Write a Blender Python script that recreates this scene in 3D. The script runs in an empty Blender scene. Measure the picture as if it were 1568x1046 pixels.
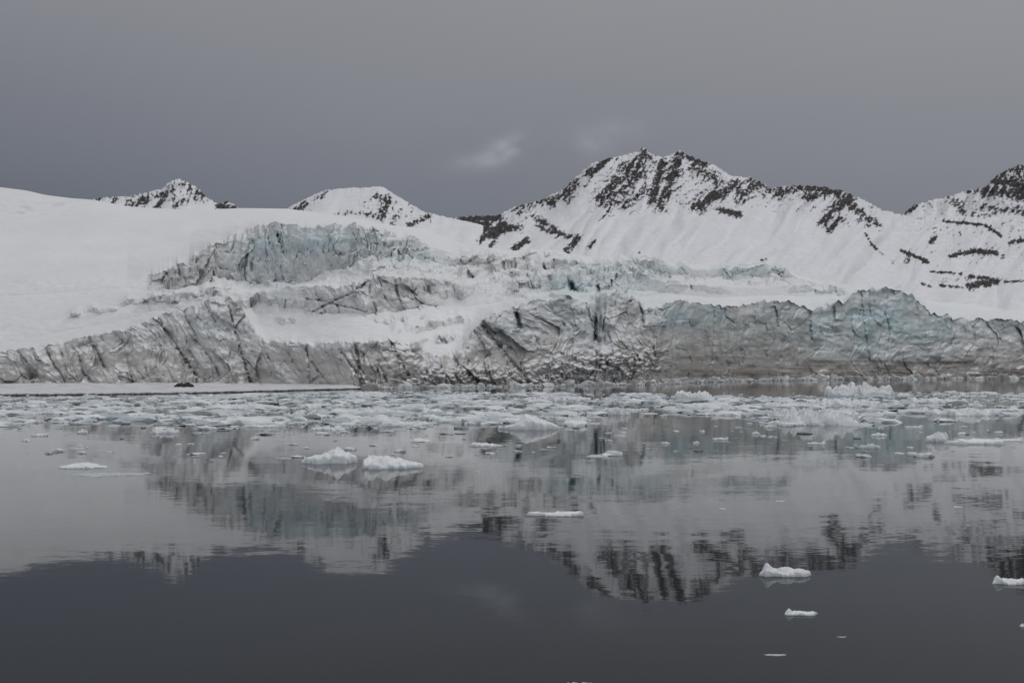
import bpy, math, numpy as np
from mathutils import Vector
rng=np.random.default_rng(7)
# ---------------------------------------------------------------- survey helpers
F=1524.0; CX=784.0; CY=523.0; HZ=573.0; CAMH=5.0
PIT=math.atan((HZ-CY)/F)
cp,sp=math.cos(PIT),math.sin(PIT)
def W(px,py,depth):
    """bearing/elevation (measured in instrument units) + distance north -> world XYZ"""
    cx=(px-CX)/F; cy=(CY-py)/F
    dy=cp-cy*sp; dz=sp+cy*cp
    s=depth/dy
    return np.stack([cx*s, depth+0*s, CAMH+dz*s],axis=-1)
def wdist(py,z=0.0):
    cy=(CY-py)/F
    dy=cp-cy*sp; dz=sp+cy*cp
    return (z-CAMH)/dz*dy
def pyof(d,z):
    tz=(z-CAMH)/d
    cy=(tz*cp-sp)/(cp+tz*sp)
    return CY-cy*F
def T(x,tab):
    a=np.array(tab,dtype=float); return np.interp(x,a[:,0],a[:,1])
def ss(a,b,x):
    t=np.clip((x-a)/(b-a),0,1); return t*t*(3-2*t)
# ---------------------------------------------------------------- noise
_p=np.random.default_rng(3).permutation(256).astype(np.int32)
_p=np.concatenate([_p,_p,_p])
_ga=np.random.default_rng(5).uniform(0,2*np.pi,256)
_gx,_gy=np.cos(_ga).astype(np.float32),np.sin(_ga).astype(np.float32)
def perlin(x,y,seed=0):
    x=x+seed*17.31; y=y+seed*9.77
    x,y=np.broadcast_arrays(x,y)
    xi=np.floor(x).astype(np.int32); yi=np.floor(y).astype(np.int32)
    xf=(x-xi).astype(np.float32); yf=(y-yi).astype(np.float32)
    u=xf*xf*xf*(xf*(xf*6-15)+10); v=yf*yf*yf*(yf*(yf*6-15)+10)
    def g(ix,iy,dx,dy):
        h=_p[_p[ix&255]+(iy&255)]
        return _gx[h]*dx+_gy[h]*dy
    n00=g(xi,yi,xf,yf); n10=g(xi+1,yi,xf-1,yf)
    n01=g(xi,yi+1,xf,yf-1); n11=g(xi+1,yi+1,xf-1,yf-1)
    a=n00+u*(n10-n00); b=n01+u*(n11-n01)
    return (a+v*(b-a))*1.5
_r=np.random.default_rng(11).uniform(0,1,(4,256)).astype(np.float32)
def worley(x,y,seed=0):
    x=(x+seed*7.13).astype(np.float32); y=(y+seed*3.37).astype(np.float32)
    xi=np.floor(x).astype(np.int32); yi=np.floor(y).astype(np.int32)
    F1=np.full(x.shape,9.,np.float32); F2=F1.copy(); ID=np.zeros(x.shape,dtype=np.int32); DX=np.zeros(x.shape,np.float32); DY=DX.copy()
    for i in(-1,0,1):
        for j in(-1,0,1):
            h=_p[_p[(xi+i)&255]+((yi+j)&255)]
            dx=x-(xi+i+_r[0][h]*.9+.05).astype(np.float32); dy=y-(yi+j+_r[1][h]*.9+.05).astype(np.float32)
            d=np.sqrt(dx*dx+dy*dy); b=d<F1
            F2=np.where(b,F1,np.minimum(F2,d)); F1=np.where(b,d,F1)
            ID=np.where(b,h,ID); DX=np.where(b,dx,DX); DY=np.where(b,dy,DY)
    return F2-F1,_r[2][ID],_r[3][ID],DX,DY
def fbm(x,y,oct=4,seed=0,gain=.5):
    s=0;a=1;t=0
    for i in range(oct):
        s=s+a*perlin(x*2**i,y*2**i,seed+i*3+1); t+=a; a*=gain
    return s/t
def ridged(x,y,oct=4,seed=0,gain=.5):
    s=0;a=1;t=0
    for i in range(oct):
        s=s+a*(1-np.abs(perlin(x*2**i,y*2**i,seed+i*3+1))*1.6); t+=a; a*=gain
    return s/t
def stroke(px,py,lst,k=1.0):
    d=np.zeros(np.broadcast(px,py).shape,np.float32)
    for s in lst:
        x1,y1,x2,y2,w,a=s
        w=w*k
        R=w*3
        m=(px>min(x1,x2)-R)&(px<max(x1,x2)+R)&(py>min(y1,y2)-R)&(py<max(y1,y2)+R)
        if not m.any(): continue
        qx=px[m]; qy=py[m]
        dx,dy=x2-x1,y2-y1; L=dx*dx+dy*dy+1e-6
        t=np.clip(((qx-x1)*dx+(qy-y1)*dy)/L,0,1)
        r2=((qx-x1-t*dx)**2+(qy-y1-t*dy)**2)/(w*w)
        d[m]=np.maximum(d[m],a*np.exp(-r2))
    return d
# ---------------------------------------------------------------- mesh helpers
def raw_mesh(name,V,faces_idx,fsize,col=None,mat=None,smooth=True):
    me=bpy.data.meshes.new(name)
    nv=len(V); nf=len(faces_idx)//fsize
    me.vertices.add(nv); me.vertices.foreach_set("co",V.astype(np.float32).ravel())
    me.loops.add(len(faces_idx)); me.loops.foreach_set("vertex_index",faces_idx.astype(np.int32))
    me.polygons.add(nf)
    me.polygons.foreach_set("loop_start",np.arange(0,nf*fsize,fsize,dtype=np.int32))
    me.polygons.foreach_set("use_smooth",np.full(nf,smooth))
    me.update(calc_edges=True)
    if col is not None:
        at=me.color_attributes.new("Col","FLOAT_COLOR","POINT")
        c=np.ones((nv,4),dtype=np.float32); c[:,:3]=col.reshape(-1,3)
        at.data.foreach_set("color",c.ravel())
    ob=bpy.data.objects.new(name,me); bpy.context.collection.objects.link(ob)
    if mat: me.materials.append(mat)
    return ob
def grid(name,P,col,mat):
    r,c=P.shape[:2]
    i=np.arange(r*c).reshape(r,c)
    q=np.stack([i[:-1,:-1],i[:-1,1:],i[1:,1:],i[1:,:-1]],-1).reshape(-1)
    return raw_mesh(name,P.reshape(-1,3),q,4,col,mat)
def gnormals(P):
    a=np.gradient(P,axis=1); b=np.gradient(P,axis=0)
    n=np.cross(a,b); n/=np.linalg.norm(n,axis=-1,keepdims=True)+1e-9
    return n
def mix(a,b,t):
    t=np.clip(t,0,1)[...,None].astype(np.float32); return a*(1-t)+np.array(b,np.float32)*t
# ---------------------------------------------------------------- materials
def colmat(name,rough=.8,nscale=1.0,namt=.12,bump=.3,bdist=.2,bscale=2.0,spec=.2,stretch=(1,1,1)):
    m=bpy.data.materials.new(name); m.use_nodes=True
    nt=m.node_tree; N=nt.nodes; L=nt.links
    b=N['Principled BSDF']; b.inputs['Roughness'].default_value=rough
    b.inputs['Specular IOR Level'].default_value=spec
    a=N.new('ShaderNodeVertexColor'); a.layer_name='Col'
    tc=N.new('ShaderNodeTexCoord'); mp=N.new('ShaderNodeMapping'); mp.inputs['Scale'].default_value=stretch
    L.new(tc.outputs['Object'],mp.inputs[0])
    n=N.new('ShaderNodeTexNoise'); n.inputs['Scale'].default_value=nscale; n.inputs['Detail'].default_value=4
    n.inputs['Roughness'].default_value=.65
    L.new(mp.outputs[0],n.inputs['Vector'])
    mr=N.new('ShaderNodeMapRange'); mr.inputs[1].default_value=.25; mr.inputs[2].default_value=.75
    mr.inputs[3].default_value=1-namt; mr.inputs[4].default_value=1+namt*.6
    L.new(n.outputs[0],mr.inputs[0])
    mx=N.new('ShaderNodeVectorMath'); mx.operation='SCALE'
    L.new(a.outputs[0],mx.inputs[0]); L.new(mr.outputs[0],mx.inputs['Scale'])
    L.new(mx.outputs[0],b.inputs['Base Color'])
    n2=N.new('ShaderNodeTexNoise'); n2.inputs['Scale'].default_value=bscale; n2.inputs['Detail'].default_value=4
    L.new(mp.outputs[0],n2.inputs['Vector'])
    bp=N.new('ShaderNodeBump'); bp.inputs['Strength'].default_value=bump; bp.inputs['Distance'].default_value=bdist
    L.new(n2.outputs[0],bp.inputs['Height']); L.new(bp.outputs[0],b.inputs['Normal'])
    return m
M_gl=colmat('glacier_ice',.75,.25,.10,.3,.6,.35,.25)
M_mt=colmat('mountain_rock_and_snow',.9,.03,.08,.4,5,.03,.1)
M_fl=colmat('floe_ice',.5,2.5,.12,.6,.12,3.0,.35)
M_br=colmat('brash_ice',.55,1.2,.15,.4,.08,4.0,.35)

SNOW=np.array([.80,.81,.82],np.float32)
# ---------------------------------------------------------------- GLACIER + SNOWFIELD
pxs=np.concatenate([np.linspace(-900,-22,130),np.linspace(-20,1590,1640),np.linspace(1592,2500,130)])
wl=[(-900,594),(0,592),(400,591),(545,595),(640,594),(760,592),(900,590),(1000,589),(1080,585),(1180,583),(1300,581.5),(1450,580.5),(1568,580),(2500,580)]
def smooth(a,n):
    k=np.hanning(n+2)[1:-1]; k/=k.sum()
    return np.convolve(np.pad(a,n//2,mode='edge'),k,mode='valid')[:len(a)]
D0=smooth(wdist(T(pxs,wl)),121)
D0s=D0.copy()
D0=D0*(1+.012*fbm(pxs/70,pxs*0,2,2)*ss(200,300,pxs))
g1=T(pxs,[(-900,575),(-300,556),(0,539),(60,532),(130,516),(200,501),(240,485),(290,470),(330,454),(350,453),(372,476),(390,508),(405,523),(430,522),(470,527),(540,524),(600,522),(640,527),(656,541),(690,545),(708,534),(720,512),(738,492),(755,482),(775,477),(790,470),(820,459),(870,453),(903,466),(912,480),(917,500),(922,470),(930,450),(945,443),(975,458),(990,474),(1010,468),(1045,458),(1080,467),(1130,470),(1165,461),(1205,460),(1240,474),(1290,461),(1312,446),(1355,440),(1395,450),(1425,480),(1470,486),(1568,492),(2500,510)])
g2=T(pxs,[(-900,560),(-300,540),(0,526),(200,488),(240,474),(300,458),(345,448),(375,460),(400,482),(440,480),(470,476),(520,479),(560,479),(610,477),(650,466),(700,472),(740,466),(800,454),(870,440),(920,442),(1000,446),(1100,456),(1160,452),(1230,455),(1290,452),(1355,438),(1400,448),(1430,474),(1568,486),(2500,500)])
g3=T(pxs,[(-900,550),(-300,520),(0,505),(200,462),(235,455),(300,448),(345,438),(400,455),(440,443),(470,440),(500,436),(520,442),(560,430),(585,420),(610,426),(650,430),(700,436),(740,446),(800,436),(840,424),(880,425),(920,428),(950,425),(1000,428),(1050,440),(1100,442),(1200,440),(1260,446),(1355,436),(1430,472),(1568,484),(2500,495)])
g4=T(pxs,[(-900,520),(-300,480),(0,455),(190,440),(240,448),(285,443),(340,430),(400,440),(450,437),(480,428),(520,408),(560,398),(600,394),(650,400),(700,410),(780,415),(840,415),(900,418),(950,418),(1000,420),(1060,425),(1130,425),(1200,428),(1260,444),(1355,435),(1430,471),(1568,483),(2500,490)])
g5=T(pxs,[(-900,500),(-300,450),(0,430),(150,428),(195,430),(240,416),(290,400),(330,374),(362,358),(385,352),(430,344),(480,351),(520,345),(545,348),(580,356),(640,376),(700,388),(780,392),(830,402),(850,400),(900,407),(950,404),(1000,402),(1050,412),(1100,415),(1140,408),(1205,417),(1225,430),(1260,440),(1355,434),(1430,470),(1568,482),(2500,488)])
g6=T(pxs,[(-900,350),(-300,345),(0,345),(150,345),(250,345),(350,338),(430,335),(520,344),(640,362),(700,378),(780,388),(860,394),(1000,402),(1100,409),(1205,416),(1260,436),(1355,440),(1430,466),(1568,478),(2500,485)])
g7=T(pxs,[(-900,270),(-300,275),(0,287),(40,292),(70,299),(110,304),(140,306),(200,317),(300,322),(370,319),(440,320),(520,330),(600,345),(650,350),(690,368),(740,380),(860,390),(1000,400),(1100,408),(1205,416),(1260,436),(1355,446),(1430,462),(1568,470),(2500,480)])
domeM=ss(205,265,pxs)*(1-ss(630,690,pxs))
b2M=ss(445,475,pxs)*(1-ss(655,690,pxs))
e1=-10*(ridged(pxs/24,pxs*0+.3,3,4)-.62)-2*fbm(pxs/7,pxs*0,3,9)
e3=(-8*(ridged(pxs/18,pxs*0+3.3,3,5)-.62))*b2M
e5=-15*(ridged(pxs/26,pxs*0+5.3,4,6)-.62)*domeM-8*(ridged(pxs/26,pxs*0+1.3,4,6)-.62)*ss(790,830,pxs)*(1-ss(1240,1280,pxs))
g2=smooth(g2,25);g4=smooth(g4,41)+9*fbm(pxs/34,pxs*0,3,14)*domeM;g6=smooth(g6,81);g7=smooth(g7,25)
face_h=smooth((T(pxs,wl)-g1),31)
d1=D0+np.maximum(face_h,4)/F*D0*.55
d2=D0s*1.22; d3=D0s*1.22+10; d4=D0s*1.5; d5=D0s*1.5+smooth(g4-g5,31)/F*D0s*1.5*.8+6
d2=np.maximum(d2,d1+20);d3=np.maximum(d3,d2+8)
d6=D0s*2.1; d7=smooth(np.where(pxs<600,1750.,2100.),151); d7=np.maximum(d7,D0s*2.3)
g0=pyof(D0,-1.0)
Z0=np.zeros_like(pxs)
lines=[(g0,D0),(g1,d1),(g2,d2),(g3,d3),(g4,d4),(g5,d5),(g6,d6),(g7,d7),(g7+60,d7*1.25)]
ser_=[Z0,e1,Z0,e3,Z0,e5,Z0,Z0,Z0]
nrow=[230,150,60,130,130,80,70,10]
facew=[np.ones_like(pxs),None,b2M,None,domeM,None,None,None]
PY=[];DD=[];FC=[];TT=[];SEG=[]
for i,n in enumerate(nrow):
    a,b=lines[i],lines[i+1]
    t=np.linspace(0,1,n,endpoint=False)[:,None]
    te=t if i in (0,2,4,7) else (t*.75+.25*t**2)
    PY.append(a[0]*(1-te)+b[0]*te + ser_[i+1]*t**2*(1 if i in(0,2,4) else 0) + ser_[i]*np.exp(-(t/.13))*(1-t))
    td=t**1.6*.75+t*.25 if i in(0,2,4) else t
    DD.append(a[1]*(1-td)+b[1]*td)
    if i in (0,2,4): fc=facew[i]*np.ones_like(t)
    else:
        fc=np.zeros_like(a[0])*t
        if i>0 and i-1 in (0,2,4): fc=fc+facew[i-1]*np.exp(-(t/.10)**2)
        if i+1 in (2,4): fc=np.maximum(fc,facew[i+1]*np.exp(-((1-t)/.10)**2))
    FC.append(fc); TT.append(t+0*a[0]); SEG.append(np.full((n,len(pxs)),i))
f32=np.float32
PY=np.vstack(PY).astype(f32);DD=np.vstack(DD).astype(f32);FC=np.vstack(FC).astype(f32);TT=np.vstack(TT).astype(f32);SEG=np.vstack(SEG)
PX=np.broadcast_to(pxs,PY.shape).astype(f32)
FC=np.where(SEG>=2,FC*ss(-.55,-.05,fbm(PX/26,PY/14,3,301)+FC-.75),FC)
# smaller ice steps and pressure ridges on the benches: polyline, step height
stepsL=[([(352,474),(400,464),(450,470),(482,464)],11),([(225,462),(290,458),(340,446)],8),([(690,408),(730,404),(768,408)],10),([(800,424),(850,414),(905,420)],16),([(905,432),(950,424),(1000,430)],15),
([(960,412),(1010,416),(1060,424)],11),([(1090,424),(1150,419),(1212,428)],10),([(668,455),(700,450),(728,452)],8),([(595,398),(630,394),(668,398)],9),([(1205,448),(1250,446),(1300,454)],9),
([(385,402),(440,390),(500,388),(560,376)],16),([(290,430),(345,410),(400,412)],14),([(440,425),(500,408),(545,400)],14),([(840,446),(880,440),(908,446)],12),([(740,432),(790,426),(830,430)],9),([(1010,446),(1060,444),(1120,452)],7),([(410,492),(440,494),(470,490)],5),([(545,372),(600,378),(650,388)],11),
([(598,512),(650,508),(722,494)],11),([(640,528),(675,526),(712,520)],8),([(620,442),(660,440),(700,446)],9),([(340,440),(400,444),(450,448)],8),([(345,388),(390,376),(440,372)],11),([(770,448),(800,444),(838,440)],9),([(570,494),(620,496),(660,490)],5),([(700,425),(760,418),(800,416)],9),([(180,470),(215,464),(240,466)],5),
([(240,440),(270,432),(305,428)],8),([(650,418),(690,422),(730,418)],7),([(780,404),(820,400),(860,404)],6),([(1130,440),(1170,436),(1210,440)],6),([(560,420),(590,412),(640,412)],8),([(100,486),(140,478),(185,474)],4)]
stf=np.zeros_like(PY); shift=np.zeros_like(PY)
for pl,A in stepsL:
    xa,xb=pl[0][0],pl[-1][0]
    k0=np.searchsorted(pxs,xa-10); k1=np.searchsorted(pxs,xb+10); q=slice(k0,k1)
    x_=PX[:,q]
    Ly=np.interp(x_,[a[0] for a in pl],[a[1] for a in pl])+5*fbm(x_/16,x_*0+A+xa,3,210+A)
    en=ss(xa-6,xa+18,x_)*(1-ss(xb-18,xb+6,x_))*(.7+.8*fbm(x_/22,x_*0+A,2,230))
    s=Ly-PY[:,q]; ok=(SEG[:,q]>=1)*(SEG[:,q]<6)
    shift[:,q]+=A*en*ss(0,4,s)*(1-ss(4,4+3.2*A,s))*ok
    stf[:,q]=np.maximum(stf[:,q],en*ss(-1,1,s)*(1-ss(3.5,6,s))*ok)
PY=PY-shift
FC=np.maximum(FC,stf*.95)
PY0=PY.copy()
ser=stroke(PX,PY,[(800,428,1000,420,26,1),(1000,422,1240,422,15,.65),(660,400,820,410,24,.65),(400,400,640,395,30,.75),(850,455,960,465,24,.5),(250,425,400,400,25,.7),(640,445,790,440,20,.6),(370,460,480,460,14,.6),(230,465,340,450,14,.5)])
ser=np.clip(ser,0,1)*(SEG<5)
shear=T(pxs,[(-900,.5),(150,.35),(240,.5),(320,.6),(360,.25),(420,.35),(500,.6),(600,.45),(660,.7),(740,.6),(850,.3),(905,.1),(940,-.2),(1000,-.1),(1040,-.05),(1200,.03),(1568,.03),(2500,0)])
sh2=np.where(SEG>=4,-.05+.5*fbm(PX/90,PY/200,2,305),np.where(SEG>=2,.4,shear[None,:]+0*PY)).astype(f32)
warp=fbm(PX/120,PY/90,2,21)*26+fbm(PX/14,PY/22,3,23)*3.6
U=(PX-sh2*(PY-520)+warp).astype(f32)
p1=perlin(U/37,PY/200,31); p2=perlin(U/15,PY/90,33)
eA,iA,jA,xA,yA=worley(U/26,PY/46,1); eB,iB,jB,xB,yB=worley((U+2*warp)/10,PY/19,2)
brk=ss(-.2,.3,fbm(PX/30,PY/22,2,57)); brk2=ss(-.05,.35,fbm(PX/18,PY/18,2,58))
calm=ss(1020,1060,PX)*(SEG==0); right=ss(1000,1050,PX)
cs=1-.6*calm
c1=(1-ss(.0,.085,np.abs(p1)))*brk; c2=(1-ss(.0,.12,np.abs(p2)))*brk2*cs
cw=(1-ss(0,.07,eA))*brk2*cs; cwb=(1-ss(0,.10,eB))*ss(0,.3,fbm(PX/16,PY/14,2,59))*cs
soft=np.where(SEG>=2,1.15,1.)*(1-.45*calm)
bul=(1-np.abs(p1)*2)*.6+c1*.6+(1-np.abs(p2)*2)*.12+c2*.2
blockd=(iA-.5)*.010+(xA*(jA-.5)*.018+yA*(iA-.3)*.008)+(iB-.5)*.0026+(xB*(jB-.5)+yB*(iB-.5))*.006+cw*.003
rough=fbm(PX/9,PY/9,4,37); blk=fbm(PX/34,PY/26,3,38)
wF=np.clip(FC+ser*.45,0,1)
DD=DD*(1+wF*soft*(bul*.0070-.007+blockd*1.0)+wF*(rough*.0010+blk*.010))
crev=stroke(PX+2.5*fbm(PX/9,PY/12,3,311),PY,[(911,520,916,440,3.6,1),(918,450,950,420,3.5,.7),(787,466,796,502,3.2,1),(870,428,886,448,3,.9),(833,406,842,430,3,.9),(905,455,912,470,4,.7),(480,474,545,448,2.2,.6),(545,448,588,408,2.2,.8),(470,455,560,476,1.8,.6),(1240,478,1243,520,2.2,.4),(545,530,553,592,3,.5),(470,530,474,590,2,.45),(240,484,300,575,2.2,.5),(1320,470,1332,560,1.4,.22),(740,500,810,585,3,.5),(980,465,985,500,2.5,.5),(425,360,428,372,2.5,.8),(350,470,385,590,2,.4),(135,515,165,570,2,.4),(1185,465,1192,500,1.6,.4),(1095,475,1090,560,1.3,.25),(520,535,560,590,2.2,.5),(600,525,625,575,2,.4),(410,365,440,440,1.8,.3),(500,355,520,400,1.6,.3)])
crev=crev*ss(-.35,.1,fbm(PX/10,PY/10,3,91)+crev*.3)
DD=DD+crev*9*(DD/600)
PY=PY+wF*(c1*2.0+c2*.8)*(1-.6*calm)*np.where(SEG==0,ss(.5,1,TT),1)
t1=np.where(SEG==1,ss(0,.3,TT),1)
bump=fbm(PX/17,PY/8,4,41); big=fbm(PX/80,PY/24,3,43)
wsA=worley(PX/20+.4*bump,PY/9,5)
PY=PY-(SEG>=1)*ser*(np.abs(bump)*13-3+(wsA[1]-.5)*11+wsA[4]*7*(wsA[2]-.3))*t1
PY=PY-(SEG>=1)*(SEG<6)*big*4.5*t1*ss(215,330,PX)-(SEG>=1)*(SEG<6)*t1*.7*fbm(PX/22,PY/5,3,44)
PY=PY-(SEG>=1)*(SEG<6)*t1*(1-ss(215,330,PX))*2.2*fbm(PX/110,PY/18,3,45)
footm=stroke(PX,PY,[(850,568,1000,556,24,1),(650,578,840,582,14,.8)])*(SEG==0)
DD=DD-footm*(4+14*np.abs(fbm(PX/18,PY/14,4,51)))
P=W(PX.astype(float),PY.astype(float),DD.astype(float))
nz=np.abs(gnormals(P)[...,2])
nzs=nz+.12*fbm(PX/7,PY/6,3,61)
# ---- colour
col=np.broadcast_to(np.array([.60,.60,.585],f32),PX.shape+(3,)).copy()
blue=stroke(PX,PY0,[(1010,480,1100,485,26,1.),(1130,500,1400,480,42,.55),(1250,500,1420,490,50,.9),(1340,445,1400,460,22,1),(860,440,1000,430,26,.8),(400,375,560,368,24,.8),(600,385,660,390,15,.5),(1440,495,1568,500,18,.55),(840,470,900,500,30,.4),(380,400,420,420,30,.45),(300,490,350,520,26,.2),(770,490,800,500,20,.5),(1000,405,1200,415,9,.6)])
blue=blue*(.75+.8*fbm(PX/40,PY/22,3,71))
col=mix(col,[.465,.605,.63],blue)
tone=fbm(PX/45,PY/30,4,73); mott=fbm(U/12,PY/16,4,74)
fine=fbm(U/4.2,PY/42,4,76)
col*=(1+.18*tone+.16*mott+.24*fine*(1-.35*calm)+.12*(iA-.5)+.14*(iB-.5))[...,None]
strat=fbm(PX/160,(PY+5*fbm(PX/90,PY/90,2,77)-.015*PX)/4.2,4,75)
lowb=ss(535,562,PY+9*tone)*(SEG==0)*right
col=mix(col,[.29,.26,.225],lowb*.55)
col=mix(col,[.14,.12,.10],lowb*ss(.05,.30,strat)*.8)
col=mix(col,[.30,.285,.265],ss(.08,.35,strat)*right*.40*(SEG==0))
gm=stroke(PX,PY0,[(1080,540,1240,530,38,.9),(1130,490,1230,490,22,.6)])*(SEG==0)
col=mix(col,[.36,.345,.32],gm*(.5+.9*mott))
topc=(SEG==0)*ss(.76,.97,TT)*.55  # top-lit look painted in: ice colour paler towards the cliff top
col=mix(col,[.72,.735,.74],topc*(1-.35*right))
brn=stroke(PX,PY0,[(-200,572,640,574,22,.55),(100,540,400,550,26,.3),(420,560,660,560,34,.45),(720,560,840,560,34,.5)])*(SEG==0)*(.6+.9*tone)
col=mix(col,[.37,.335,.295],brn)
dirt_crackm=stroke(PX,PY0,[(-200,575,1000,574,34,.7),(100,525,600,552,36,.5),(840,545,1000,535,50,.85),(740,520,840,560,40,.8),(230,430,320,425,20,.6),(400,430,600,430,20,.5),(480,455,650,455,22,.85),(1040,520,1240,520,55,.5),(500,545,640,550,30,.8),(1250,520,1568,530,30,.35),(352,470,480,468,12,.6),(225,460,340,450,12,.5)])
finec=ss(.05,.5,fbm(U/8,PY/60,4,79))
dd=dirt_crackm*(c1*.8+c2*.6+cw*.6+cwb*.45+finec*.50+.28*ss(0,.4,mott))*(.85+.8*fbm(PX/25,PY/25,3,81))  # dirt streaks, plus the darkness of cracks put into the ice colour
col=mix(col,[.17,.145,.125],np.clip(dd,0,.85))
col=mix(col,[.24,.30,.31],np.clip((1-dirt_crackm)*(c1*.4+cw*.32+cwb*.22),0,.6))
cent=stroke(PX,PY0,[(850,560,1000,555,24,.9),(560,580,840,578,12,.8),(1010,575,1568,576,4,.6)])*(SEG==0)
col=mix(col,[.20,.175,.155],np.clip(cent*(.3+1.6*np.clip(fbm(PX/14,PY/10,4,83)+.25,0,1)),0,.8))
col=mix(col,[.08,.19,.21],np.clip(crev*blue*3,0,.9))
col=mix(col,[.10,.09,.08],np.clip(crev*(1.2-blue*2),0,.8))
fan=stroke(PX,PY0,[(165,588,172,556,10,.9),(215,588,222,553,15,.9),(252,588,258,550,14,.9),(700,555,660,552,9,.8)])*(SEG==0)*(.75+1.2*fine)
col=mix(col,[.74,.70,.67],fan)
sp_=stroke(PX,PY0,[(925,535,955,498,9,1),(880,535,900,525,7,.9),(835,552,862,548,7,.9),(905,540,935,522,6,.8),(980,500,1012,488,7,1),(700,548,725,520,9,1),(655,540,670,558,8,.8),(690,556,700,548,8,.7),(960,520,985,545,6,.7),(815,520,835,500,6,.6),(745,490,780,482,4,.6),(870,570,880,560,5,.7),(380,500,405,518,8,.8),(1255,500,1275,520,8,.5)])
spn=ss(.35,.6,sp_+.7*fbm(PX/8,PY/5,3,93))*(sp_>.08)
col=mix(col,SNOW,spn*.85*(SEG==0))
snowF=ss(.55,.76,nzs)
snowm=np.where(wF>.02,(1-wF)+wF*snowF,1.)
snowm=np.where(SEG==0,ss(.60,.80,nzs)*.9,snowm)
dust=ss(-.05,.35,fbm(PX/22,PY/12,4,97))*.50
snowm=np.where(SEG>=2,np.maximum(snowm,dust),snowm); snowm=np.clip(snowm,0,1)
tint=mix(np.broadcast_to(SNOW,PX.shape+(3,)),[.62,.71,.73],np.clip(blue*.6+ser*.30*(.6+1.4*fbm(PX/12,PY/8,3,87)),0,.8)*(SEG<6))
tint=tint*(1-.16*np.clip(ser,0,1)*ss(0,.4,fbm(PX/9,PY/4,3,88)))[...,None]
smud=np.clip(stroke(PX,PY0,[(-100,325,120,318,12,.5),(420,470,640,440,30,.3),(220,470,360,450,20,.45),(640,420,800,430,30,.35)])*ss(.0,.5,fbm(PX/25,PY/5,4,89)),0,.4)
tint=mix(tint,[.50,.49,.47],smud)
hair=(1-ss(0,.05,np.abs(perlin((PX+.8*PY)/26,PY/30,95))))*stroke(PX,PY0,[(400,455,660,430,30,.6),(220,475,400,450,22,.6),(660,420,800,430,28,.55),(800,425,1000,420,20,.7),(400,370,640,380,20,.4)])*(SEG>=1)*brk2
tint=mix(tint,[.33,.37,.38],hair*.8)
tint=tint*(1+.05*fbm(PX/140,PY/30,3,99)-.05*(1-ss(0,500,PX)))[...,None]
col=col*(1-snowm[...,None])+tint*snowm[...,None]
col=np.clip(col,.02,.86)
cut=sum(nrow[:5])+30
grid('glacier',P[:cut+1],col[:cut+1],M_gl)
M_sn=colmat('snow',.85,.02,.04,.2,1.0,.05,.1)
grid('snowfield',P[cut:],col[cut:],M_sn)

# ---------------------------------------------------------------- MOUNTAINS
def mountain(name,x0,x1,ncol,ridge,foot,dr,df,strokes,lean,nrows=260,seed=0,rough=1.0,rock_zone=()):
    x=np.linspace(x0,x1,ncol)
    r=T(x,ridge); f=T(x,foot)
    r=r-5.0*rough*(ridged(x/11,x*0+.7,4,seed,.6)-.6)-1.2*rough*fbm(x/3,x*0,2,seed+2)
    rs=smooth(T(x,ridge),21)
    t=np.linspace(0,1,nrows)[:,None]
    py=f*(1-t)+rs*t+(r-rs)*t**12; d=df*(1-t)+dr*t+0*py
    X=np.broadcast_to(x,py.shape).copy()
    U=X+lean*(py-300)+fbm(X/60,py/60,2,seed+4)*16
    wr=fbm(X/8,py/8,3,seed+31)*2.5
    a1=np.abs(perlin(U/50,py/150,seed+5)); a2=np.abs(perlin((U+wr)/20,py/60,seed+6)); a3=fbm(X/9,py/9,4,seed+7)
    hi=stroke(X,py,rock_zone)  # zones where rock outcrops are likelier and the relief is rougher
    env=ss(0,.3,t)
    h=a1*1.3+a2*.35*(.35+hi)+a3*.16*(.25+hi)
    d=d-(h-.4)*dr*.030*env*rough*(1-.6*ss(.92,1,t))
    st=stroke(X,py,strokes,1.35)
    nA=fbm((U+wr*2)/6.5,py/15,4,seed+8,.6); nB=fbm(X/5.,py/3.6,4,seed+9,.6)
    val=st*.95+hi*.30+nA*1.05+nB*.75
    thr=.59
    m=ss(thr-.07,thr+.07,val)*ss(.03,.12,st+hi*.5)
    P=W(X,py,d)
    snow=np.broadcast_to(np.array([.76,.77,.79]),py.shape+(3,)).copy()
    snow*=(1+.09*fbm(U/20,py/30,4,seed+11))[...,None]
    sp=ss(thr-.40,thr,val)*.38*ss(.05,.3,st+hi*.6)
    snow=snow*(1-sp[...,None])+np.array([.22,.22,.235])*sp[...,None]
    rk=np.broadcast_to(np.array([.055,.051,.052]),py.shape+(3,))*(1+1.3*fbm(X/5,py/4,3,seed+12))[...,None]
    c=snow*(1-m[...,None])+rk*m[...,None]
    nb=16; tb=np.linspace(0,1,nb+1)[1:,None]
    zr=P[-1][:,2]
    back=np.stack([P[-1][:,0]*(1+.3*tb),P[-1][:,1]+(dr*.35)*tb,zr*(1-tb)-20*tb],-1)
    P=np.concatenate([P,back],0)
    c=np.concatenate([c,np.broadcast_to(np.array([.7,.71,.73]),(nb,len(x),3))],0)
    return grid(name,P,np.clip(c,.02,.88),M_mt)
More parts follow.
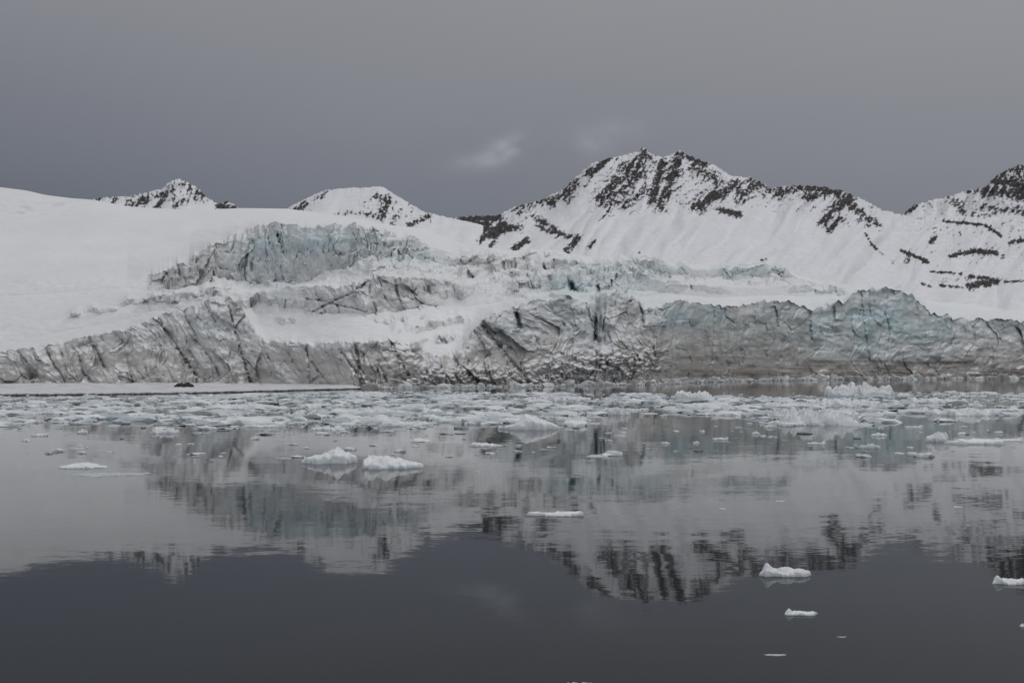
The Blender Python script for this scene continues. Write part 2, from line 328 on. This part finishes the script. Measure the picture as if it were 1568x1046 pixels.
main_st=[(706,337,697,371,5.5,1.3),(706,335,764,333,5,1.1),(715,352,745,346,8,1.05),(738,367,772,345,5,1.0),(770,352,795,348,5,.8),(787,380,806,368,4,1.2),(765,352,752,377,4,.9),(700,350,730,340,6,1.1),
(818,333,850,350,4,.8),(830,350,872,362,3.5,.7),(868,382,886,364,4,1),(902,379,911,369,3,.9),(790,320,835,306,4,.6),(846,310,882,280,6,.65),(880,285,872,305,5,.55),(903,266,932,243,5,.7),
(920,305,985,240,10,.6),(938,312,978,268,8,.6),(922,332,955,300,5,.45),(983,229,992,240,6,.75),(955,318,990,288,5,.5),(1012,250,1000,310,6,.75),(1010,318,1038,248,7,.75),(1035,234,1078,250,6,.7),(1058,255,1095,278,8,.45),
(1065,318,1100,300,8,.8),(1090,300,1130,283,8,.5),(1068,320,1086,306,5,1),(1104,322,1132,329,4,1.1),(1130,312,1160,280,8,.55),(1150,275,1192,300,7,.5),(1185,290,1222,292,6,.55),(1215,285,1305,296,6,.75),
(1235,305,1262,292,6,.7),(1262,338,1300,303,8,.8),(1298,310,1332,338,6,.65),(1268,354,1286,335,4,.85),(1328,335,1350,348,4,.6),(1326,358,1334,374,2,.9),(1334,374,1352,391,1.8,.9),
(1380,384,1422,402,2.2,1),(1386,402,1396,390,2.5,.8),(1425,416,1472,419,1.6,1),(1445,339,1508,345,1.8,1),(1508,345,1529,358,2.2,1.1),(1425,370,1432,363,3,.8),(1455,392,1490,385,2.6,1),(1488,384,1526,388,3.2,1.1),(1545,371,1575,368,2.5,.9),
(1440,437,1474,440,1.8,1),(1484,438,1526,431,4,1.2),(1484,424,1520,427,2.2,1),(1538,432,1580,430,1.6,.9),(1412,435,1424,438,2,.9),(1475,419,1484,437,2,.5),(970,387,980,388,1.5,.5),(1166,398,1172,397,2,.7),(1520,352,1532,362,2.2,.9),(1600,360,1700,370,4,.9),(1650,420,1750,410,4,.9)]
rock_zone_main=[(700,345,780,345,14,.9),(800,325,880,290,14,.85),(820,345,880,370,12,.6),(905,262,1100,262,26,.9),(930,300,1130,290,26,.75),(1120,290,1330,305,24,.8),(1270,340,1330,335,14,.6),(1400,345,1568,350,18,.45),(1380,395,1568,385,16,.45),(1430,430,1568,428,10,.4),(1600,350,2200,380,60,.7)]
mountain('mountain',640,2300,1700,
 [(640,352),(690,338),(703,332),(762,330),(790,317),(830,306),(862,290),(885,269),(905,251),(932,242),(962,237),(978,231),(985,226),(998,236),(1015,242),(1040,231),(1062,241),(1092,252),(1120,270),(1152,272),(1182,289),(1212,284),(1250,285),(1292,293),(1322,306),(1350,322),(1390,331),(1450,334),(1568,332),(1800,330),(2300,360)],
 [(640,400),(860,420),(1000,430),(1250,470),(1350,500),(2300,520)],3600,2000,main_st,.75,400,seed=101,rock_zone=rock_zone_main)
mountain('mountain',1340,2400,700,
 [(1340,350),(1380,330),(1400,314),(1450,301),(1480,293),(1508,286),(1528,266),(1550,257),(1568,250),(1650,235),(1750,260),(1900,250),(2400,340)],
 [(1340,380),(2400,380)],4600,3700,[(1385,327,1402,315,4,.8),(1455,300,1478,328,5,.6),(1465,326,1515,331,4,.6),(1520,272,1562,255,8,.75),(1508,292,1568,300,8,.7),(1530,277,1568,287,6,.7),(1500,318,1580,326,6,.6),(1480,296,1510,288,4,.55),(1570,255,1700,320,30,.6),(1750,270,1900,320,30,.6)],.4,160,seed=131,rock_zone=[(1400,320,1500,310,12,.6),(1520,280,1700,290,30,1),(1700,290,2200,300,50,.9)])
mountain('mountain',90,420,420,
 [(90,325),(138,306),(165,302),(200,301),(245,290),(262,278),(275,274),(288,279),(300,286),(316,302),(334,313),(348,308),(370,320),(420,335)],
 [(90,350),(420,350)],3600,2500,[(138,308,158,303,4,.6),(172,312,178,306,3,.6),(195,318,222,306,5,.6),(238,320,246,310,4,.85),(252,297,275,280,6,.6),(285,282,312,300,5,.55),(268,318,280,308,4,.6),(334,316,360,319,4,.75),(225,305,250,296,4,.5),(345,310,352,308,3,.8)],.5,130,seed=151,rough=.9,rock_zone=[(200,306,310,300,14,.9),(335,315,360,318,6,.8),(140,306,180,306,5,.7)])
mountain('mountain',380,740,460,
 [(380,345),(430,325),(448,315),(480,299),(500,291),(540,288),(586,286),(602,297),(650,325),(700,336),(740,345)],
 [(380,365),(740,400)],3300,2300,[(442,332,466,315,5,.75),(455,338,462,330,4,.5),(490,302,500,292,4,.65),(578,300,602,311,5,.7),(584,332,592,308,5,.75),(538,326,562,328,3,.65),(560,328,590,337,4,.5),(624,346,652,334,4,.6),(500,335,530,325,4,.35),(600,345,606,330,3,.6)],.4,150,seed=171,rough=.6,rock_zone=[(445,328,480,305,10,.7),(560,310,650,335,14,.7)])

# ---------------------------------------------------------------- low snow-covered shore (left)
xs=np.linspace(-900,575,700)
fw=wdist(T(xs,[(-900,607),(0,606),(150,605),(300,602.5),(400,600),(545,596),(575,595)])+.9*fbm(xs/30,xs*0,4,3))
bw=np.interp(xs,pxs,D0)+15
t=np.linspace(0,1,70)[:,None]
dep=fw*(1-t**1.5)+bw*t**1.5
zz=-.3+.80*ss(0,.03,t)+.9*t+.65*fbm(xs/60,t*3+0*xs,4,7)*ss(0,.2,t)+.2*fbm(xs/6,t*20+0*xs,3,8)
zz=zz*(1-ss(530,575,xs))-.3*ss(530,575,xs)
PP=np.stack([(xs-CX)/F*dep/cp,dep+0*xs,zz],-1)
c=np.broadcast_to(np.array([.62,.63,.64]),zz.shape+(3,))*(1+.22*fbm(xs/40,t*8+0*xs,4,19))[...,None]
c=mix(c,[.36,.34,.32],ss(.1,.4,fbm(xs/30,t*6+0*xs,4,29))*.5*ss(.3,.8,t))
rockm=1-ss(.28,.42,zz+.12*fbm(xs/8,t*9+0*xs,3,12))
c=mix(c,[.05,.048,.046],rockm)
grid('snowy_shore',PP,np.clip(c,.02,.85),M_sn)
def boulder(px,py,w,h):
    D=float(wdist(py,1.0)); a=np.linspace(0,2*np.pi,40,endpoint=False)[None,:]; r=np.linspace(0,1,14)[:,None]
    X=np.cos(a)*r; Y=np.sin(a)*r; k=1+.3*perlin(X*2,Y*2,5)
    Z=(np.sqrt(np.clip(1-r*r,0,1))*(1+.5*fbm(X*2,Y*2,3,8)))*h*D/F+.6
    V=np.stack([(px-CX)/F*D/cp+X*k*w*D/F/2,D+Y*k*w*D/F*.25,Z],-1)
    i=np.arange(14*40).reshape(14,40); j=np.roll(i,-1,axis=1)
    q=np.stack([i[:-1],i[1:],j[1:],j[:-1]],-1).reshape(-1)
    c=np.broadcast_to(np.array([.05,.047,.045]),Z.shape+(3,)); c=mix(c,[.7,.7,.7],ss(.93,1.05,np.sqrt(np.clip(1-r*r,0,1))+.2*fbm(X*3,Y*3,2,4)))
    raw_mesh('shore_boulder',V.reshape(-1,3),q,4,c,M_sn)
boulder(283,593,30,9)

# ---------------------------------------------------------------- ICE pieces
import bmesh
def ico(sub):
    bm=bmesh.new(); bmesh.ops.create_icosphere(bm,subdivisions=sub,radius=1)
    v=np.array([q.co[:] for q in bm.verts]); f=np.array([[l.index for l in q.verts] for q in bm.faces]); bm.free(); return v,f
iv,ifc=ico(2)
temps=[]
for s in range(14):
    v=iv.copy(); a=np.arctan2(v[:,1],v[:,0])
    k=1+.35*perlin(np.cos(a)*1.3+s*5,np.sin(a)*1.3,s)+.18*perlin(np.cos(a)*3+s,np.sin(a)*3,s+9)
    v[:,0]*=k; v[:,1]*=k
    v[:,2]=np.sign(v[:,2])*np.abs(v[:,2])**.45
    v[:,2]*=1+.55*perlin(v[:,0]*1.6+s*3,v[:,1]*1.6,s+3)
    v+=rng.normal(0,.07,v.shape)
    temps.append(v)
def pieces(name,X,Y,SX,SY,H,mat,colf,sink=.35):
    n=len(X); nv=len(iv)
    tid=rng.integers(0,len(temps),n); tv=np.array(temps)[tid]
    th=rng.uniform(-.7,.7,n)+np.pi*(rng.random(n)<.5)
    v=tv*np.stack([SX,SY,H],-1)[:,None,:]
    tl=rng.normal(0,.07,(n,2))
    v[...,2]+=v[...,0]*tl[:,None,0]*.6+v[...,1]*tl[:,None,1]
    c,s=np.cos(th)[:,None],np.sin(th)[:,None]
    x=v[...,0]*c-v[...,1]*s+X[:,None]; y=v[...,0]*s+v[...,1]*c+Y[:,None]
    z=v[...,2]+(H*sink)[:,None]*.1
    V=np.stack([x,y,z],-1).reshape(-1,3)
    fi=(ifc[None]+ (np.arange(n)*nv)[:,None,None]).reshape(-1)
    cc=colf(n)[:,None,:]*np.ones((n,nv,1))
    wet=np.clip(1-(z/(.10+0*z)),0,1)*.35
    cc=cc*(1-wet[...,None])+np.array([.30,.40,.42])*wet[...,None]
    return raw_mesh(name,V,fi,3,cc.reshape(-1,3),mat,smooth=False)
def icecol(n):
    b=rng.random(n)[:,None]; w=np.array([.80,.825,.835]); g=np.array([.44,.51,.53])
    c=w*(1-b**1.8)+g*b**1.8
    dk=(rng.random(n)<.07)[:,None]
    return np.where(dk,np.array([.26,.27,.27]),c)
near=[(-900,668),(0,656),(60,652),(120,655),(250,666),(330,666),(400,662),(470,657),(600,660),(700,658),(770,657),(850,648),(950,640),(1080,640),(1175,643),(1200,657),(1330,657),(1380,640),(1430,640),(1568,645),(2500,650)]
far=[(-900,609),(0,608),(300,605),(545,600),(850,601),(1000,603),(1100,607),(1250,607),(1300,600),(1568,600),(2500,600)]
N=110000
y=rng.uniform(60,300,N); x=rng.uniform(-.72,.72,N)*y
pxq=CX+F*x/y*cp; pyq=pyof(y,0.0)
wob=4*perlin(pxq/40,pyq/6,3)+3*perlin(pxq/140,pyq/9,13)
nr_=T(pxq,near)+wob
ins=ss(0,11,nr_-pyq)*ss(-1,3,pyq-T(pxq,far))
cl=fbm(x/11,y/22,4,15); cl2=fbm(x/4,y/7,2,16)
dens=ins*np.clip(.28+1.6*cl+.7*cl2,.03,1)
dens*=T(pxq,[(-900,1),(0,.9),(300,1),(700,1),(1180,.9),(1350,.7),(1400,.3),(1568,.4),(2500,.5)])
stray=.010*ss(0,1,pyq-600)*(pyq<725)
stray=np.where((y<130)&(cl>.0),stray*2.2,stray*.7)
pk=rng.random(N)<np.maximum(dens*.50,stray)
x,y,ins=x[pk],y[pk],ins[pk]; n=len(x)
sz=np.exp(rng.normal(-.72,.68,n)); sz=np.clip(sz,.10,2.8); sz=np.where(ins<.3,sz*.55,sz)
asp=rng.uniform(.4,.9,n); H=np.clip(sz*rng.uniform(.06,.40,n),.025,.45)
pieces('brash_ice',x,y,sz,sz*asp,H,M_br,icecol)
n=1700
pxr=np.concatenate([rng.uniform(560,1280,1250),rng.uniform(1280,1700,300),rng.uniform(40,560,150)])
dr=np.interp(pxr,pxs,D0)*(1-rng.exponential(.02,n)-.002)
dr=np.where(pxr<560,dr*1.0+6,dr)
s=np.clip(np.exp(rng.normal(.1,.6,n)),.4,4.5)*dr/560
def rubcol(n):
    b=rng.random(n)[:,None]; return np.array([.70,.72,.72])*(1-b)+np.array([.28,.27,.25])*b
pieces('ice_rubble',(pxr-CX)/F*dr/cp,dr,s,s*.7,s*rng.uniform(.3,.8,n),M_br,rubcol)

def floe(px,py,w,h,kind='lump',seed=1,deep=.7,name='ice_floe',colr=(.82,.84,.85)):
    D=float(wdist(py)); Wd=w*D/F
    L=Wd*deep
    Hh=max(h-.6*L*CAMH/D/D*F,h*.35)*D/F
    cx=(px-CX)/F*D/cp; cy=D+L*.5
    na,nr=140,36
    a=np.linspace(0,2*np.pi,na,endpoint=False)[None,:]; r=np.linspace(0,1,nr)[:,None]
    ca,sa=np.cos(a),np.sin(a)
    rad=1+.40*perlin(ca*1.4+seed*3.1,sa*1.4,seed)+.22*perlin(ca*4+seed,sa*4,seed+5)+.09*perlin(ca*9+seed,sa*9,seed+7)
    rr=r**.8
    X=ca*rr*rad; Y=sa*rr*rad
    X/=np.abs(X).max(); Y/=np.abs(Y).max()
    edge=1-ss(.88,1.0,r+0*a)
    nn=fbm(X*1.5+seed*7,Y*1.5,4,seed+11)
    n2=ridged(X*2.4+seed*7,Y*2.0,4,seed+13)
    if kind=='lump':
        off=((seed*37)%10)/10-.5
        prof=np.exp(-((X-off*.9)**2*2.0+Y**2*1.0))
        Z=.26+prof*(.45+1.3*nn)+.38*(n2-.55)
    elif kind=='peak':
        prof=np.exp(-((X-.05)**2*5+Y**2*2))
        Z=.16+prof*(.65+.9*nn)+.18*(n2-.6)
    elif kind=='spur':          # low slab with an upstanding horn at the left and a hump to the right
        Z=.24+.75*np.exp(-((X+.62)**2*38+Y**2*3))+.36*np.exp(-((X+.1)**2*7+Y**2*2))+.30*np.exp(-((X-.6)**2*16+Y**2*2))+.30*nn+.28*(n2-.6)
    elif kind=='rubble':
        Z=.30+1.3*np.clip(fbm(X*3.4+seed,Y*2.6,5,seed+2,.6),-.15,.30)+.30*(n2-.6)
        Z*=1-.35*rr
    else:
        Z=.35+.35*nn+.15*(n2-.6)+ .6*np.exp(-((X-.85)**2*60))
    Z=np.maximum(Z,.08)
    Z=Z/np.percentile(Z,99.5)
    Z=Z*edge*Hh - (1-edge)*Hh*.25
    V=np.stack([cx+X*Wd/2,cy+Y*L/2,Z],-1)
    V[...,2]+=.016*Wd*fbm(X*8,Y*8,3,seed)*edge
    c=np.broadcast_to(np.array(colr),Z.shape+(3,))
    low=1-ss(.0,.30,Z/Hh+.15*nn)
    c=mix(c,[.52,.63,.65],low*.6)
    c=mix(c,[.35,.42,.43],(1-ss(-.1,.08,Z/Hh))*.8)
    c=c*(1+.12*nn)[...,None]
    i=np.arange(nr*na).reshape(nr,na); j=np.roll(i,-1,axis=1)
    q=np.stack([i[:-1],i[1:],j[1:],j[:-1]],-1).reshape(-1)
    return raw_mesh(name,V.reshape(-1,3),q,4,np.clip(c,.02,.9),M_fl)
FL=[(500,711,92,27,'lump',1,.7),(432,703,36,3,'flat',2,.6),(596,719,108,23,'lump',3,.7),(815,659,115,25,'peak',4,.6),(116,718,92,10,'peak',5,.6),(152,730,140,3,'flat',6,.5),
(855,791,100,9,'flat',7,.28),(1203,884,86,22,'spur',8,.4),(1225,943,58,11,'spur',9,.35),(1550,896,66,15,'spur',10,.5),(1440,677,42,16,'lump',11,.7),(1512,681,115,9,'flat',12,.5),
(1262,652,150,28,'rubble',13,.6),(1215,640,60,18,'rubble',33,.7),(1328,607,125,22,'rubble',14,.5),(1300,622,120,13,'rubble',34,.5),(1060,614,72,16,'lump',15,.5),(742,684,52,7,'lump',16,.6),(1250,681,32,7,'flat',17,.6),(1346,668,28,6,'lump',18,.6),
(1105,674,30,5,'flat',19,.6),(1492,637,125,13,'rubble',20,.5),(1157,665,14,5,'lump',21,.6),(950,636,45,13,'rubble',22,.5),(668,636,56,12,'lump',23,.5),(452,640,52,11,'rubble',24,.5),(880,645,60,9,'rubble',25,.5),
(884,1054,60,9,'rubble',26,.3),(1285,976,16,2,'flat',27,.4),(1185,1004,40,1.5,'flat',28,.3),(1105,780,12,2,'lump',29,.6),(1193,768,18,2,'flat',30,.5),(1465,777,16,2,'flat',31,.5),(1562,960,14,6,'lump',32,.6),
(125,664,20,7,'lump',41,.6),(60,668,30,4,'flat',42,.5),(168,693,16,3,'flat',43,.5),(250,664,50,8,'rubble',44,.5),(500,659,60,7,'rubble',45,.5),(560,608,80,9,'rubble',46,.5),(700,612,70,8,'rubble',47,.5),(1400,655,30,4,'flat',48,.5),(840,615,60,10,'rubble',49,.5),(732,723,8,2,'lump',50,.6),(118,687,34,3,'flat',51,.4),(1180,655,24,5,'lump',52,.4),(1020,680,18,4,'lump',53,.5),(950,668,22,3,'flat',54,.5),(1066,679,12,4,'lump',55,.5),(560,632,60,9,'rubble',56,.5),(340,625,70,8,'rubble',57,.5),(120,630,60,7,'rubble',58,.5),(760,640,60,9,'rubble',59,.5),(1545,676,60,6,'flat',60,.5),(1120,628,70,9,'rubble',61,.5),(400,655,70,7,'flat',62,.5),(620,652,90,8,'rubble',63,.5),(1430,617,90,8,'rubble',64,.5)]
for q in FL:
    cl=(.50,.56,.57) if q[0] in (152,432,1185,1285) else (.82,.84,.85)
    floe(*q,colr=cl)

# ---------------------------------------------------------------- WATER
me=bpy.data.meshes.new('water')
S=30000
me.from_pydata([(-S,-3000,0),(S,-3000,0),(S,S,0),(-S,S,0)],[],[(0,1,2,3)])
wo=bpy.data.objects.new('water',me); bpy.context.collection.objects.link(wo)
m=bpy.data.materials.new('calm_fjord_water'); m.use_nodes=True
nt=m.node_tree; N_=nt.nodes; L=nt.links; b=N_['Principled BSDF']
b.inputs['Base Color'].default_value=(.005,.009,.010,1); b.inputs['Roughness'].default_value=.035; b.inputs['IOR'].default_value=1.32
tc=N_.new('ShaderNodeTexCoord')
def layer(scale,st,amp):
    mp=N_.new('ShaderNodeMapping'); mp.inputs['Scale'].default_value=st
    L.new(tc.outputs['Object'],mp.inputs[0])
    n=N_.new('ShaderNodeTexNoise'); n.inputs['Scale'].default_value=scale; n.inputs['Detail'].default_value=2
    L.new(mp.outputs[0],n.inputs['Vector'])
    s=N_.new('ShaderNodeVectorMath'); s.operation='SUBTRACT'; s.inputs[1].default_value=(.5,.5,.5)
    L.new(n.outputs['Color'],s.inputs[0])
    k=N_.new('ShaderNodeVectorMath'); k.operation='MULTIPLY'; k.inputs[1].default_value=(amp*.6,amp,0)
    L.new(s.outputs[0],k.inputs[0]); return k
l1=layer(1.0,(.4,1.6,1),.015); l2=layer(.12,(.4,1,1),.009); l3=layer(5.0,(.5,1.3,1),.015)
mk=N_.new('ShaderNodeTexNoise'); mk.inputs['Scale'].default_value=.03
mp=N_.new('ShaderNodeMapping'); mp.inputs['Scale'].default_value=(.4,1.5,1); L.new(tc.outputs['Object'],mp.inputs[0]); L.new(mp.outputs[0],mk.inputs['Vector'])
mr=N_.new('ShaderNodeMapRange'); mr.inputs[1].default_value=.4; mr.inputs[2].default_value=.65; mr.inputs[3].default_value=.4; mr.inputs[4].default_value=1.5
L.new(mk.outputs[0],mr.inputs[0])
a1=N_.new('ShaderNodeVectorMath'); a1.operation='ADD'; L.new(l1.outputs[0],a1.inputs[0]); L.new(l3.outputs[0],a1.inputs[1])
sc_=N_.new('ShaderNodeVectorMath'); sc_.operation='SCALE'; L.new(a1.outputs[0],sc_.inputs[0]); L.new(mr.outputs[0],sc_.inputs['Scale'])
a2=N_.new('ShaderNodeVectorMath'); a2.operation='ADD'; L.new(sc_.outputs[0],a2.inputs[0]); L.new(l2.outputs[0],a2.inputs[1])
a3=N_.new('ShaderNodeVectorMath'); a3.operation='ADD'; a3.inputs[1].default_value=(0,0,1); L.new(a2.outputs[0],a3.inputs[0])
nm=N_.new('ShaderNodeVectorMath'); nm.operation='NORMALIZE'; L.new(a3.outputs[0],nm.inputs[0]); L.new(nm.outputs[0],b.inputs['Normal'])
me.materials.append(m)

# ---------------------------------------------------------------- SKY
sc=bpy.context.scene
w=bpy.data.worlds.new('World'); sc.world=w; w.use_nodes=True
nt=w.node_tree; N_=nt.nodes; L=nt.links; bg=N_['Background']; bg.inputs[1].default_value=1.0
SE,SR=math.radians(48),math.radians(60)
sky=N_.new('ShaderNodeTexSky'); sky.sky_type='NISHITA'; sky.sun_disc=False; sky.sun_elevation=SE; sky.sun_rotation=SR
tc=N_.new('ShaderNodeTexCoord'); sx=N_.new('ShaderNodeSeparateXYZ'); L.new(tc.outputs['Generated'],sx.inputs[0])
def math_(op,a,b=None,c=None):
    n=N_.new('ShaderNodeMath'); n.operation=op
    for i,q in enumerate((a,b,c)):
        if q is None: continue
        if isinstance(q,(int,float)): n.inputs[i].default_value=q
        else: L.new(q,n.inputs[i])
    return n.outputs[0]
nz_=N_.new('ShaderNodeTexNoise'); nz_.inputs['Scale'].default_value=1.6; nz_.inputs['Detail'].default_value=5
mp=N_.new('ShaderNodeMapping'); mp.inputs['Scale'].default_value=(1,1,3.5); L.new(tc.outputs['Generated'],mp.inputs[0]); L.new(mp.outputs[0],nz_.inputs['Vector'])
el=math_('ADD',sx.outputs[2],math_('MULTIPLY',math_('SUBTRACT',nz_.outputs[0],.5),.08))
el=math_('ADD',el,math_('MULTIPLY',sx.outputs[0],.11))
rp=N_.new('ShaderNodeValToRGB'); cr=rp.color_ramp
L.new(el,rp.inputs[0])
pts=[(0.0,(.100,.111,.143)),(.10,(.118,.129,.160)),(.17,(.163,.171,.201)),(.25,(.210,.214,.238)),(.35,(.255,.256,.270)),(.55,(.34,.34,.35)),(1.0,(.52,.52,.53))]
cr.elements[0].position=0; cr.elements[0].color=(*pts[0][1],1); cr.elements[1].position=1; cr.elements[1].color=(*pts[-1][1],1)
for p,c in pts[1:-1]:
    e=cr.elements.new(p); e.color=(*c,1)
south=math_('MULTIPLY_ADD',math_('MAXIMUM',math_('MULTIPLY',sx.outputs[1],-1.0),0.0),1.7,1.0)
v=N_.new('ShaderNodeVectorMath'); v.operation='SCALE'; L.new(rp.outputs[0],v.inputs[0]); L.new(south,v.inputs['Scale'])
yy=math_('MAXIMUM',sx.outputs[1],.05)
tx=math_('DIVIDE',sx.outputs[0],yy); tz=math_('DIVIDE',sx.outputs[2],yy)
wn=N_.new('ShaderNodeTexNoise'); wn.inputs['Scale'].default_value=22; wn.inputs['Detail'].default_value=6
mp2=N_.new('ShaderNodeMapping'); mp2.inputs['Scale'].default_value=(1,1,1.6); L.new(tc.outputs['Generated'],mp2.inputs[0]); L.new(mp2.outputs[0],wn.inputs['Vector'])
def wisp(px,py,rx,rz,amp):
    ax=math_('DIVIDE',math_('SUBTRACT',tx,(px-CX)/F),rx/F); az=math_('DIVIDE',math_('SUBTRACT',tz,(HZ-py)/F),rz/F)
    ax=math_('SUBTRACT',ax,math_('MULTIPLY',az,.35))
    r2=math_('ADD',math_('MULTIPLY',ax,ax),math_('MULTIPLY',az,az))
    g=math_('EXPONENT',math_('MULTIPLY',r2,-1.0))
    return math_('MULTIPLY',g,math_('MULTIPLY',math_('MAXIMUM',math_('SUBTRACT',wn.outputs[0],.28),0.0),2.2*amp))
ws=math_('ADD',wisp(775,226,24,18,1.9),math_('ADD',wisp(928,208,42,24,.7),wisp(735,246,45,14,.4)))
ws=math_('MINIMUM',ws,.9)
mx=N_.new('ShaderNodeMix'); mx.data_type='RGBA'; L.new(ws,mx.inputs[0]); L.new(v.outputs[0],mx.inputs[6]); mx.inputs[7].default_value=(.34,.35,.38,1)
sv=N_.new('ShaderNodeVectorMath'); sv.operation='SCALE'; sv.inputs['Scale'].default_value=.004; L.new(sky.outputs[0],sv.inputs[0])
ad=N_.new('ShaderNodeVectorMath'); ad.operation='ADD'; L.new(mx.outputs[2],ad.inputs[0]); L.new(sv.outputs[0],ad.inputs[1])
L.new(ad.outputs[0],bg.inputs[0])
ld=bpy.data.lights.new('sun','SUN'); ld.energy=.5; ld.angle=math.radians(20); ld.color=(1,.97,.94)
so=bpy.data.objects.new('sun',ld); bpy.context.collection.objects.link(so)
d=Vector((math.sin(SR)*math.cos(SE),math.cos(SR)*math.cos(SE),math.sin(SE)))
so.rotation_euler=d.to_track_quat('Z','Y').to_euler()
# ---------------------------------------------------------------- CAMERA
cd=bpy.data.cameras.new('camera'); cd.sensor_width=36; cd.lens=F/1568*36; cd.clip_end=60000; cd.clip_start=.5
co=bpy.data.objects.new('camera',cd); bpy.context.collection.objects.link(co)
co.location=(0,0,CAMH); co.rotation_euler=(math.pi/2+PIT,0,0); sc.camera=co
sc.view_settings.view_transform='Standard'; sc.view_settings.look='None'; sc.view_settings.exposure=0
